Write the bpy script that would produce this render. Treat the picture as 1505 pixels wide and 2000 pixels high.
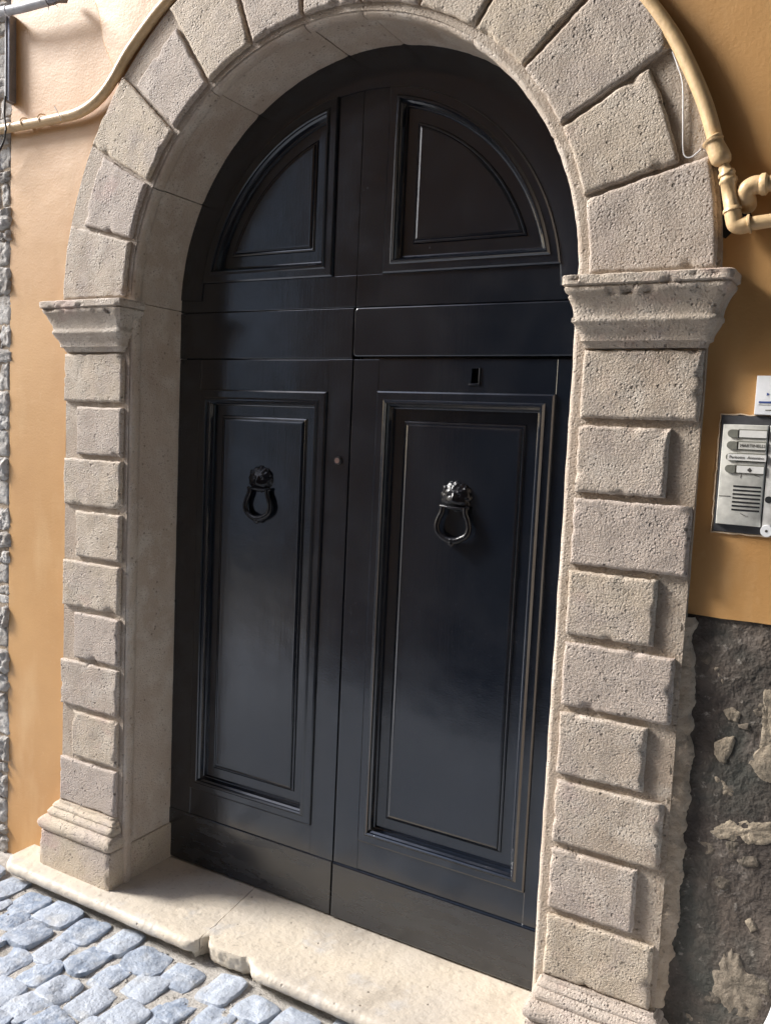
import bpy, math, random
from mathutils import Vector, Matrix, noise as N
from math import sin, cos, pi, radians as rad, sqrt, atan2, tan

for o in list(bpy.data.objects): bpy.data.objects.remove(o)
SC = bpy.context.scene
COL = SC.collection
rnd = random.Random(7)

# ------------------------------------------------------------------ camera
# portal coordinates: x along the facade, y into the house, z up; ZO lifts them so that the street lies at z = 0
ZO = 1.48
CAMP = Vector((1.391, -2.034, 0.1712))
YAW, PITCH, ROLL, FPX = -0.5140, -0.09387, 0.04555, 1690.46
fwd = Vector((sin(YAW)*cos(PITCH), cos(YAW)*cos(PITCH), sin(PITCH)))
rgt = Vector((cos(YAW), -sin(YAW), 0)); upv = rgt.cross(fwd)
R_ = cos(ROLL)*rgt + sin(ROLL)*upv
U_ = -sin(ROLL)*rgt + cos(ROLL)*upv
cam_d = bpy.data.cameras.new('camera'); cam = bpy.data.objects.new('camera', cam_d); COL.objects.link(cam)
cam.matrix_world = Matrix(((R_.x, U_.x, -fwd.x, CAMP.x), (R_.y, U_.y, -fwd.y, CAMP.y), (R_.z, U_.z, -fwd.z, CAMP.z+ZO), (0, 0, 0, 1)))
cam_d.sensor_fit = 'VERTICAL'; cam_d.sensor_height = 24.0; cam_d.lens = 24.0*FPX/2000.0
cam_d.clip_start = 0.02; cam_d.clip_end = 1000
SC.camera = cam
SC.render.resolution_x = 770; SC.render.resolution_y = 1024

# ------------------------------------------------------------------ light
SUN_EL, SUN_H = rad(33), Vector((0.954, 0.300))       # SUN_H: the way the light travels over the ground
world = bpy.data.worlds.new('World'); SC.world = world; world.use_nodes = True
wn = world.node_tree.nodes; wl = world.node_tree.links
bg = wn['Background']; bg.inputs[1].default_value = 0.15
sky = wn.new('ShaderNodeTexSky'); sky.sky_type = 'NISHITA'; sky.sun_disc = False
sky.sun_elevation = SUN_EL; sky.sun_rotation = atan2(-SUN_H.x, -SUN_H.y)
sky.air_density = 1.0; sky.dust_density = 1.5; sky.ozone_density = 1.5
wl.new(sky.outputs[0], bg.inputs[0])
sd = bpy.data.lights.new('sun', 'SUN'); sd.energy = 2.9; sd.angle = rad(13.0); sd.color = (1.0, 0.975, 0.94)
sun = bpy.data.objects.new('sun', sd); COL.objects.link(sun)
sun.rotation_euler = Vector((SUN_H.x*cos(SUN_EL), SUN_H.y*cos(SUN_EL), -sin(SUN_EL))).to_track_quat('-Z', 'Y').to_euler()
sun.location = (-6, -3, 6)
SC.view_settings.view_transform = 'Standard'; SC.view_settings.look = 'None'
SC.view_settings.gamma = 1.0; SC.view_settings.use_curve_mapping = False
SC.view_settings.exposure = 1.29
SC.cycles.max_bounces = 6; SC.cycles.diffuse_bounces = 4; SC.cycles.glossy_bounces = 3

# ------------------------------------------------------------------ materials
def srgb(r, g, b):
    f = lambda c: (c/255/12.92) if c/255 <= .04045 else ((c/255+.055)/1.055)**2.4
    return (f(r), f(g), f(b), 1)

class NT:
    def __init__(s, name):
        s.m = bpy.data.materials.new(name); s.m.use_nodes = True
        s.t = s.m.node_tree; s.b = s.t.nodes['Principled BSDF']
        s.pos = s.t.nodes.new('ShaderNodeNewGeometry').outputs['Position']
    def n(s, typ, **kw):
        x = s.t.nodes.new(typ)
        for k, v in kw.items(): setattr(x, k, v)
        return x
    def put(s, sock, v):
        if hasattr(v, 'links') or isinstance(v, bpy.types.NodeSocket): s.t.links.new(v, sock)
        else: sock.default_value = v
    def noise(s, scale, detail=3, rough=.55, vec=None, dist=0):
        x = s.n('ShaderNodeTexNoise'); s.put(x.inputs['Vector'], vec or s.pos)
        x.inputs['Scale'].default_value = scale; x.inputs['Detail'].default_value = detail
        x.inputs['Roughness'].default_value = rough; x.inputs['Distortion'].default_value = dist
        return x.outputs[0]
    def vor(s, scale, vec=None, feature='F1', rand=1):
        x = s.n('ShaderNodeTexVoronoi', feature=feature); s.put(x.inputs['Vector'], vec or s.pos)
        x.inputs['Scale'].default_value = scale; x.inputs['Randomness'].default_value = rand
        return x.outputs['Distance']
    def ramp(s, v, a, b, c0=0., c1=1.):
        x = s.n('ShaderNodeMapRange'); s.put(x.inputs[0], v)
        for i, q in zip((1, 2, 3, 4), (a, b, c0, c1)): x.inputs[i].default_value = q
        x.clamp = True
        return x.outputs[0]
    def math(s, op, a, b=0.):
        x = s.n('ShaderNodeMath', operation=op); s.put(x.inputs[0], a); s.put(x.inputs[1], b); return x.outputs[0]
    def mix(s, f, a, b, mode='MIX'):
        x = s.n('ShaderNodeMix', data_type='RGBA', blend_type=mode)
        s.put(x.inputs[0], f); s.put(x.inputs[6], a); s.put(x.inputs[7], b); return x.outputs[2]
    def scale(s, sx, sy, sz):
        x = s.n('ShaderNodeMapping'); s.put(x.inputs[0], s.pos); x.inputs['Scale'].default_value = (sx, sy, sz); return x.outputs[0]
    def bump(s, h, dist, strength=1., prev=None):
        x = s.n('ShaderNodeBump'); s.put(x.inputs['Height'], h)
        x.inputs['Strength'].default_value = strength; x.inputs['Distance'].default_value = dist
        if prev is not None: s.put(x.inputs['Normal'], prev)
        return x.outputs[0]
    def n_warp(s):
        x = s.n('ShaderNodeTexNoise'); s.put(x.inputs['Vector'], s.pos); x.inputs['Scale'].default_value = 6; x.inputs['Detail'].default_value = 3
        a = s.n('ShaderNodeVectorMath', operation='MULTIPLY_ADD'); s.put(a.inputs[0], x.outputs[1]); a.inputs[1].default_value = (.16, .16, .16); s.put(a.inputs[2], s.pos)
        return a.outputs[0]
    def rand(s): return s.n('ShaderNodeObjectInfo').outputs['Random']
    def attr(s, nm): return s.n('ShaderNodeAttribute', attribute_name=nm).outputs['Fac']
    def done(s, col, rough, normal=None, spec=.4, metal=0.):
        s.put(s.b.inputs['Base Color'], col); s.put(s.b.inputs['Roughness'], rough)
        s.b.inputs['Specular IOR Level'].default_value = spec; s.b.inputs['Metallic'].default_value = metal
        if normal is not None: s.put(s.b.inputs['Normal'], normal)
        return s.m

def C(r, g, b): return (r, g, b, 1)

def mat_stone(name, base, dark, light, peck=1.0, pits=1.0, pink=True):
    s = NT(name)
    rn = s.rand()
    big = s.noise(4.0, 4); mid = s.noise(13, 4, .6)
    c = s.mix(s.ramp(big, .38, .64), base, dark)
    c = s.mix(s.ramp(mid, .46, .66, 0, .8), c, light)
    if pink:
        # every block was cut from another bed: warmer, yellower or greyer
        c = s.mix(s.ramp(rn, .0, .45, .75, 0), c, C(.45, .375, .33))
        c = s.mix(s.ramp(rn, .55, 1., 0, .75), c, C(.55, .45, .325))
        c = s.mix(s.ramp(s.noise(7.0, 3, .6), .50, .70, 0, .65), c, C(.42, .35, .315))
        c = s.mix(s.ramp(s.noise(5.2, 3, .6, s.scale(1, 1, 1.4)), .60, .72, 0, .45), c, C(.48, .31, .27))
    else:
        c = s.mix(s.ramp(s.noise(5, 4, .6, s.scale(1, 1, .35)), .48, .68, 0, .5), c, C(.38, .285, .22))
        c = s.mix(s.ramp(s.noise(9, 4, .65), .58, .70, 0, .5), c, C(.50, .45, .39))
    pv = s.vor(105); pitmask = s.ramp(mid, .38, .58)
    pit = s.math('MULTIPLY', s.ramp(pv, .12, .36, 1, 0), pitmask)
    pv2 = s.math('MULTIPLY', s.ramp(s.vor(46), .10, .22, 1, 0), s.ramp(s.noise(16, 2), .50, .58))
    edge = s.attr('edge')
    gran = s.noise(190, 3, .7)
    h = s.math('MULTIPLY', s.math('SUBTRACT', gran, s.math('MULTIPLY', pit, .6*pits)), s.ramp(edge, 0, 1, 1, .45))
    h = s.math('SUBTRACT', h, s.math('MULTIPLY', pv2, .9*pits))
    c = s.mix(s.math('MULTIPLY', s.math('MAXIMUM', s.math('MULTIPLY', pit, .6), pv2), .62*pits), c, C(.11, .085, .065))
    c = s.mix(s.ramp(gran, .34, .54, .48*peck, 0), c, C(dark[0]*.55, dark[1]*.52, dark[2]*.5))
    c = s.mix(s.math('MULTIPLY', s.ramp(gran, .55, .72), .35*peck), c, C(.62, .58, .52))
    b = s.bump(h, .0070*peck, 1.)
    b = s.bump(mid, .006, .7, b)
    return s.done(c, .66, b, .45)

M = {}
M['block'] = mat_stone('pecked_stone', C(.52, .44, .355), C(.41, .33, .255), C(.61, .54, .46))
M['dressed'] = mat_stone('dressed_stone', C(.56, .475, .39), C(.46, .37, .29), C(.62, .555, .48), .42, .9, False)
M['backing'] = mat_stone('weathered_backing_stone', C(.42, .345, .27), C(.33, .26, .195), C(.47, .40, .325), .5, .8, False)
M['mould'] = mat_stone('moulded_stone', C(.52, .445, .365), C(.41, .335, .265), C(.59, .525, .45), .65, 1.0)

def mat_slab():
    s = NT('marble_slab')
    c = s.mix(s.ramp(s.noise(3.5, 5), .35, .7), C(.60, .525, .42), C(.50, .45, .385))
    c = s.mix(s.ramp(s.noise(9, 4, .6), .58, .72, 0, .6), c, C(.48, .47, .46))
    c = s.mix(s.ramp(s.noise(60, 3), .60, .74, 0, .6), c, C(.30, .26, .21))
    c = s.mix(s.ramp(s.noise(5.5, 5, .7), .54, .66, 0, .5), c, C(.38, .33, .27))
    sp = s.math('MULTIPLY', s.ramp(s.vor(24), .03, .13, 1, 0), s.ramp(s.noise(8, 2), .5, .6))
    c = s.mix(s.math('MULTIPLY', sp, .8), c, C(.12, .10, .08))
    b = s.bump(s.math('SUBTRACT', s.noise(70, 4), sp), .003, .8)
    b = s.bump(s.noise(6, 3), .02, .5, b)
    return s.done(c, s.ramp(s.noise(12, 3), .3, .7, .42, .65), b, .4)
M['slab'] = mat_slab()

def mat_plaster(name, c0, c1, c2):
    s = NT(name)
    c = s.mix(s.ramp(s.noise(1.7, 4), .35, .68), c0, c1)
    c = s.mix(s.ramp(s.noise(6, 4, .6, s.scale(1, 1, .35)), .55, .75, 0, .5), c, c2)
    c = s.mix(s.ramp(s.noise(45, 4), .6, .8, 0, .25), c, c2)
    cr = s.math('MULTIPLY', s.ramp(s.vor(2.3, s.n_warp(), 'DISTANCE_TO_EDGE'), .0015, .006, 1, 0), s.ramp(s.noise(2.6, 2), .52, .62))
    c = s.mix(s.math('MULTIPLY', cr, .35), c, c1)
    b = s.bump(s.noise(120, 3), .0012, .5)
    b = s.bump(s.noise(13, 3, .6, s.scale(1, 1, 2.2)), .002, .3, b)
    b = s.bump(s.noise(4.5, 2), .010, .3, b)
    return s.done(c, .46, b, .6)
M['ochre'] = mat_plaster('ochre_plaster', C(.53, .295, .11), C(.44, .23, .078), C(.60, .385, .19))
M['brownwall'] = mat_plaster('brown_plaster', C(.25, .19, .14), C(.20, .145, .105), C(.31, .25, .19))

def mat_cement():
    s = NT('dark_cement')
    n1 = s.noise(6, 5, .65); n2 = s.noise(3.1, 4, .6); n3 = s.noise(38, 4, .65)
    c = s.mix(s.ramp(n1, .36, .64), C(.052, .042, .036), C(.130, .105, .085))
    c = s.mix(s.ramp(n2, .50, .62, 0, .85), c, C(.05, .052, .045))
    c = s.mix(s.ramp(s.noise(11, 4, .7), .58, .68, 0, .7), c, C(.17, .145, .125))
    c = s.mix(s.ramp(n3, .62, .72, 0, .75), c, C(.30, .27, .235))
    b = s.bump(n3, .006, .9)
    b = s.bump(n1, .03, .8, b)
    return s.done(c, .75, b, .35)
M['cement'] = mat_cement()

def mat_rubble(name, a, b_, c_):
    s = NT(name)
    c = s.mix(s.rand(), a, b_)
    c = s.mix(s.ramp(s.noise(22, 5, .65), .42, .68), c, c_)
    c = s.mix(s.ramp(s.noise(80, 4), .6, .72, 0, .6), c, C(.13, .10, .08))
    b = s.bump(s.noise(70, 5, .65), .008, .9)
    return s.done(c, .9, b, .2)
M['rubble'] = mat_rubble('rubble_stone', C(.42, .40, .37), C(.60, .58, .55), C(.30, .27, .24))
M['mortar'] = mat_rubble('lime_mortar', C(.42, .34, .26), C(.42, .34, .26), C(.32, .25, .18))
M['tuff'] = mat_rubble('exposed_tuff', C(.22, .185, .145), C(.42, .35, .26), C(.14, .12, .095))

M['tuffdark'] = mat_rubble('dark_tuff', C(.10, .085, .07), C(.24, .20, .155), C(.085, .075, .062))
def mat_cobble():
    s = NT('basalt_cobble')
    c = s.mix(s.rand(), C(.19, .24, .325), C(.40, .44, .505))
    c = s.mix(s.ramp(s.noise(38, 4, .6), .42, .7), c, C(.44, .48, .54))
    c = s.mix(s.ramp(s.noise(14, 3), .55, .75, 0, .6), c, C(.42, .41, .38))
    b = s.bump(s.noise(95, 4, .6), .004, .8)
    b = s.bump(s.noise(20, 3, .6), .012, .6, b)
    return s.done(c, s.ramp(s.noise(25, 3), .3, .7, .34, .6), b, .5)
M['cobble'] = mat_cobble()
def mat_sand():
    s = NT('sand_joint')
    c = s.mix(s.ramp(s.noise(60, 5, .7), .35, .65), C(.54, .51, .47), C(.36, .335, .30))
    c = s.mix(s.ramp(s.vor(150), .05, .25, .7, 0), c, C(.52, .49, .43))
    c = s.mix(s.ramp(s.noise(9, 3), .55, .7, 0, .5), c, C(.20, .18, .15))
    b = s.bump(s.noise(170, 4, .7), .006, 1.)
    return s.done(c, .95, b, .2)
M['sand'] = mat_sand()

def mat_door():
    s = NT('black_door_paint')
    sc = s.scale(1, 1, .06)
    c = s.mix(s.ramp(s.noise(5, 4), .4, .7), C(.005, .0074, .0128), C(.0078, .0103, .0160))
    low = s.ramp(s.n('ShaderNodeSeparateXYZ').outputs[2], 0, 1)
    sx = [n for n in s.t.nodes if n.type == 'SEPXYZ'][0]; s.t.links.new(s.pos, sx.inputs[0])
    kick = s.ramp(sx.outputs[2], ZO-1.225, ZO-1.235, 0, 1)
    scuff = s.math('MULTIPLY', kick, s.ramp(s.noise(9, 5, .65, s.scale(.6, 1, 2.2)), .45, .7))
    c = s.mix(s.math('MULTIPLY', scuff, .4), c, C(.030, .034, .042))
    chips = s.ramp(s.noise(55, 3, .6), .74, .78, 0, .5)
    c = s.mix(chips, c, C(.03, .028, .026))
    r = s.ramp(s.noise(7, 4, .6), .3, .7, .12, .24)
    r = s.math('ADD', r, s.math('MULTIPLY', scuff, .3))
    b = s.bump(s.noise(85, 3, .6, sc), .0008, .22)
    b = s.bump(s.noise(160, 3, .6), .0005, .35, b)
    b = s.bump(s.noise(5.5, 2), .008, .25, b)
    b = s.bump(s.ramp(s.vor(60), .02, .10, 0, 1), .0006, .5, b)
    return s.done(c, r, b, 1.0)
M['door'] = mat_door()
def mat_iron():
    s = NT('black_iron_paint')
    b = s.bump(s.noise(160, 4, .6), .002, .6)
    return s.done(C(.006, .006, .008), .22, b, .4)
M['iron'] = mat_iron()
def mat_simple(name, col, rough=.5, metal=0, spec=.45, bump=.0008, var=.12):
    s = NT(name)
    d = C(col[0]*(1-var*2), col[1]*(1-var*2), col[2]*(1-var*2))
    c = s.mix(s.ramp(s.noise(38, 4), .42, .72), C(*col), d)
    return s.done(c, rough, s.bump(s.noise(120, 3), bump, .6), spec, metal)
M['pipe'] = mat_simple('cream_pipe_paint', (.64, .45, .245), .42, var=.1, bump=.0015)
M['grey_conduit'] = mat_simple('grey_conduit', (.48, .49, .52), .45)
M['dark_metal'] = mat_simple('dark_metal', (.03, .03, .032), .45)
M['galv'] = mat_simple('galvanised_metal', (.25, .25, .28), .45, .6)
M['steel'] = mat_simple('aluminium_face', (.64, .63, .58), .42, .1, var=.14)
M['steel2'] = mat_simple('aluminium_side', (.55, .54, .52), .42, .15, var=.14)
M['button'] = mat_simple('grey_button', (.20, .20, .17), .4)
M['paper'] = mat_simple('paper_label', (.72, .71, .68), .6, var=.05)
M['ink'] = mat_simple('dark_ink', (.06, .055, .05), .6)
M['blue'] = mat_simple('blue_print', (.05, .09, .30), .5)
M['white'] = mat_simple('white_plastic', (.74, .75, .77), .4, var=.04)
M['gasket'] = mat_simple('dark_gasket', (.045, .045, .05), .6, var=.2)
M['chip'] = mat_simple('chipped_plaster', (.62, .48, .33), .9, bump=.004)
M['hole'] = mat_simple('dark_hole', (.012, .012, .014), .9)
M['brass'] = mat_simple('worn_brass', (.30, .20, .17), .4, .6)
M['ground'] = mat_simple('street_ground', (.20, .19, .175), .8)
M['greywall'] = mat_plaster('grey_plaster', C(.60, .63, .68), C(.52, .55, .60), C(.66, .68, .70))
M['roof'] = mat_simple('roof_tile', (.30, .16, .10), .8)
M['glass'] = mat_simple('window_glass', (.03, .035, .04), .08)
M['shutter'] = mat_simple('shutter_paint', (.07, .10, .07), .5)

# ------------------------------------------------------------------ mesh helpers (portal coordinates)
LOC = {}
def thing(name, label, cat, loc, group=None):
    o = bpy.data.objects.new(name, None); COL.objects.link(o)
    o.empty_display_size = .1
    o.location = (loc[0], loc[1], loc[2]+ZO); LOC[o.name] = Vector(loc)
    o['label'] = label; o['category'] = cat
    if group: o['group'] = group
    return o
def tag(o, label, cat, group=None):
    o['label'] = label; o['category'] = cat
    if group: o['group'] = group
    return o
def mesh(name, v, f, mat, parent=None, smooth=40, origin=None, attr=None):
    me = bpy.data.meshes.new(name)
    if origin is None:
        xs, ys, zs_ = zip(*v)
        origin = Vector(((min(xs)+max(xs))/2, (min(ys)+max(ys))/2, (min(zs_)+max(zs_))/2))
        if parent is None: origin.z = min(zs_)
    origin = Vector(origin)
    me.from_pydata([tuple(Vector(p)-origin) for p in v], [], f)
    me.validate(); me.update()
    if smooth:
        me.polygons.foreach_set('use_smooth', [True]*len(me.polygons))
        me.set_sharp_from_angle(angle=rad(smooth))
    if attr is not None and len(attr) == len(me.vertices):
        a = me.attributes.new('edge', 'FLOAT', 'POINT'); a.data.foreach_set('value', attr)
    me.materials.append(mat)
    o = bpy.data.objects.new(name, me); COL.objects.link(o)
    LOC[o.name] = origin
    if parent is not None:
        o.parent = parent; o.location = origin - LOC[parent.name]
    else:
        o.location = (origin.x, origin.y, origin.z+ZO)
    return o

class B:                                    # collects shapes into one mesh
    def __init__(s): s.v = []; s.f = []
    def add(s, v, f):
        k = len(s.v); s.v += [tuple(p) for p in v]; s.f += [tuple(i+k for i in q) for q in f]; return s
    def box(s, x0, x1, y0, y1, z0, z1, c=.0):
        if c <= 0:
            v = [(x, y, z) for x in (x0, x1) for y in (y0, y1) for z in (z0, z1)]
            return s.add(v, [(0, 1, 3, 2), (4, 6, 7, 5), (0, 4, 5, 1), (2, 3, 7, 6), (0, 2, 6, 4), (1, 5, 7, 3)])
        # front (y0) face chamfered
        r = lambda e, y: [(x0+e, y, z0+e), (x1-e, y, z0+e), (x1-e, y, z1-e), (x0+e, y, z1-e)]
        v = r(c, y0)+r(c*.3, y0+c*.3)+r(0, y0+c)+r(0, y1)
        f = [(0, 1, 2, 3), (15, 14, 13, 12)]
        for k in range(3):
            for i in range(4):
                a, b = k*4+i, k*4+(i+1) % 4; f.append((a, a+4, b+4, b))
        return s.add(v, f)
    def grid(s, P, flip=False):              # P[i][j] points
        n, m = len(P), len(P[0]); k = len(s.v)
        for r in P: s.v += [tuple(p) for p in r]
        for i in range(n-1):
            for j in range(m-1):
                q = (k+i*m+j, k+i*m+j+1, k+(i+1)*m+j+1, k+(i+1)*m+j)
                s.f.append(q[::-1] if flip else q)
        return s
    def tube(s, pts, r, n=12, cap=True):
        pts = [Vector(p) for p in pts]; rs = r if isinstance(r, (list, tuple)) else [r]*len(pts)
        k = len(s.v); u = None
        for i, p in enumerate(pts):
            t = (pts[min(i+1, len(pts)-1)]-pts[max(i-1, 0)]).normalized()
            if u is None: u = t.orthogonal().normalized()
            u = (u - t*u.dot(t)).normalized(); w = t.cross(u)
            for a in range(n):
                s.v.append(tuple(p+rs[i]*(cos(2*pi*a/n)*u+sin(2*pi*a/n)*w)))
        for i in range(len(pts)-1):
            for a in range(n):
                b = (a+1) % n; s.f.append((k+i*n+a, k+i*n+b, k+(i+1)*n+b, k+(i+1)*n+a))
        if cap:
            s.f.append(tuple(k+a for a in range(n))[::-1]); s.f.append(tuple(k+(len(pts)-1)*n+a for a in range(n)))
        return s
    def build(s, name, mat, parent=None, smooth=40, origin=None, attr=None):
        return mesh(name, s.v, s.f, mat, parent, smooth, origin, attr)
def spline(P, n=8):
    P = [Vector(p) for p in P]; out = []
    for i in range(len(P)-1):
        a, b, c, d = P[max(i-1, 0)], P[i], P[i+1], P[min(i+2, len(P)-1)]
        for k in range(n):
            t = k/n
            out.append(.5*((2*b)+(c-a)*t+(2*a-5*b+4*c-d)*t*t+(3*b-a-3*c+d)*t**3))
    out.append(P[-1]); return out
def nz(x, y, z, s=1., o=0.): return N.noise(Vector((x*s+o, y*s+o*1.7, z*s-o)))
def fbm(x, y, z, s=1., o=0.): return nz(x, y, z, s, o)+.5*nz(x, y, z, s*2.1, o+3)+.25*nz(x, y, z, s*4.3, o+7)
def on_y(px, py, Y):                         # the point of the plane y = Y seen at a pixel of the 1505 x 2000 photograph
    d = R_*((px-752.5)/FPX) + U_*(-(py-1000)/FPX) + fwd
    return CAMP + d*((Y-CAMP.y)/d.y)

# ------------------------------------------------------------------ dimensions
A = .76            # half the clear width between the blocks
WF, WS = .274, .213
ZT, PIT, GAP = .380, .1755, .0170
ZS = .548          # springing
YB = .0145          # face of the backing behind the blocks
YP = .034          # face of the plaster
YD = .250          # face of the door
ZTH = -1.415       # top of the threshold
SPL = -.036        # meeting line of the leaves

# ================================================================== SETTING
def kind(o, k): o['kind'] = k; return o
g = B().add([(-150, -150, -1.56), (150, -150, -1.56), (150, 150, -1.56), (-150, 150, -1.56)], [(0, 1, 2, 3)])
kind(g.build('ground', M['ground'], None, 0), 'structure')

# street: sandy bed with single cobbles
def bed_z(x, y): return -1.4895+.006*nz(x, y, 0, 9)+.004*nz(x, y, 0, 31, 4)+.002*nz(x, y, 0, 80, 2)
xs = [-4.0+.5*i for i in range(5)]+[-1.9+.022*i for i in range(0, 150)]+[1.5, 2, 3, 4, 5]
ys = [-3.0, -2.6, -2.2, -1.8, -1.5]+[-1.3+.022*i for i in range(0, 60)]+[.04]
street = kind(B().grid([[(x, y, bed_z(x, y)) for y in ys] for x in xs], True).build('street', M['sand'], None, 60), 'structure')

def cobble_mesh(seed, sx, sy):
    r = random.Random(seed); n = 8; P = []; o = seed*3.1
    prof = [(-.045, 1.03), (-.006, 1.0), (-.0012, .975), (0, .92)]
    cx = [r.uniform(-.10, .10) for _ in range(4)]; cy = [r.uniform(-.10, .10) for _ in range(4)]
    v = []; f = []
    ring = []
    per = 6
    for i in range(4):
        a = [(-1, -1), (1, -1), (1, 1), (-1, 1)][i]; b = [(-1, -1), (1, -1), (1, 1), (-1, 1)][(i+1) % 4]
        A0 = (a[0]+cx[i], a[1]+cy[i]); B0 = (b[0]+cx[(i+1) % 4], b[1]+cy[(i+1) % 4])
        for k in range(per):
            t = k/per; x = A0[0]+(B0[0]-A0[0])*t; y = A0[1]+(B0[1]-A0[1])*t
            l = sqrt(x*x+y*y); e = 1 - .10*max(0, l-1.12)/.3
            e *= 1+.09*nz(x, y, o, 1.6, o)
            ring.append((x*e*sx, y*e*sy))
    m = len(ring); tilt = (r.uniform(-.05, .05), r.uniform(-.05, .05)); rs = r.uniform(.3, 1.)
    def top(x, y): return .012*rs*nz(x*14, y*14, o, 1, o)+.004*nz(x*45, y*45, o)+x*tilt[0]+y*tilt[1]-.12*(x*x+y*y)
    for z, e in prof:
        for x, y in ring: v.append((x*e, y*e, z+(top(x*e, y*e) if z > -.03 else 0)))
    for e in (.55, .25):
        for x, y in ring: v.append((x*e, y*e, top(x*e, y*e)))
    v.append((0, 0, top(0, 0)))
    for k in range(5):
        for i in range(m):
            j = (i+1) % m; f.append((k*m+i, k*m+j, (k+1)*m+j, (k+1)*m+i))
    for i in range(m): f.append((5*m+i, 5*m+(i+1) % m, 6*m))
    me = bpy.data.meshes.new('cobble'); me.from_pydata(v, [], f); me.update()
    me.polygons.foreach_set('use_smooth', [True]*len(me.polygons)); me.set_sharp_from_angle(angle=rad(42))
    me.materials.append(M['cobble']); return me
CM = [cobble_mesh(k+1, rnd.uniform(.063, .068), rnd.uniform(.055, .060)) for k in range(14)]
rest = B()
ROW = .119; row = 0; y = -.150; cnt = 0
while y > -2.9:
    x = -3.9+rnd.uniform(0, .13); yy = y
    while x < 3.5:
        w = rnd.uniform(.104, .138)
        if row == 0: w = rnd.uniform(.132, .150)
        me = rnd.choice(CM); cx_, cy_ = x+w/2, yy+rnd.uniform(-.014, .014)+.02*nz(x, y, 0, 1.3)
        ro = rnd.uniform(-.11, .11)+rnd.choice((0, pi/2, pi, -pi/2)); zz = -1.4785+rnd.uniform(-.007, .005)
        sc = (w/.139, 1.0+rnd.uniform(-.06, .1))
        if row > 2 and rnd.random() < .0: pass
        near = -1.75 < cx_ < .75 and cy_ > -1.32 and cnt < 298
        if near:
            o = bpy.data.objects.new('cobble', me); COL.objects.link(o); o.parent = street
            o.location = Vector((cx_, cy_, zz))-LOC['street']; o.rotation_euler = (rnd.uniform(-.05, .05), rnd.uniform(-.05, .05), ro)
            s_ = (sc[0], sc[1]) if abs(sin(ro)) < .7 else (sc[1], sc[0])
            o.scale = (s_[0], s_[1], 1); cnt += 1
        elif -3.6 < cx_ < 3 and cy_ > -2.8:
            c, s = cos(ro), sin(ro)
            rest.add([(cx_+c*p.co.x-s*p.co.y, cy_+s*p.co.x+c*p.co.y, zz+p.co.z) for p in me.vertices], [tuple(p.vertices) for p in me.polygons])
        x += w
    y -= ROW*rnd.uniform(.95, 1.06); row += 1
kind(rest.build('cobbles', M['cobble'], street, 42), 'stuff')

grit = B()
for _ in range(2600):
    x, y = rnd.uniform(-1.5, .6), rnd.uniform(-1.1, -.10); r = rnd.uniform(.0015, .0042)*(1 if rnd.random() < .93 else 1.8); z = bed_z(x, y)+r*.3
    q = [Vector((rnd.uniform(-1, 1), rnd.uniform(-1, 1), rnd.uniform(-1, 1))).normalized()*r*rnd.uniform(.7, 1.2) for _ in range(3)]
    ax = [q[0], -q[0], q[1], -q[1], q[2], -q[2]]; ax = [Vector((r, 0, 0))+q[0]*.4, Vector((-r, 0, 0))+q[1]*.4, Vector((0, r, 0))+q[2]*.4, Vector((0, -r, 0))-q[0]*.4, Vector((0, 0, r*.8))+q[1]*.3, Vector((0, 0, -r))]
    grit.add([(x+p.x, y+p.y, z+p.z) for p in ax], [(0, 2, 4), (2, 1, 4), (1, 3, 4), (3, 0, 4), (2, 0, 5), (1, 2, 5), (3, 1, 5), (0, 3, 5)])
kind(grit.build('grit', M['sand'], street, 0), 'stuff')

# ================================================================== PORTAL
portal = thing('stone_portal', 'round-arched stone door surround of alternating long and short pecked blocks', 'portal', (0, .1, ZTH))

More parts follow.
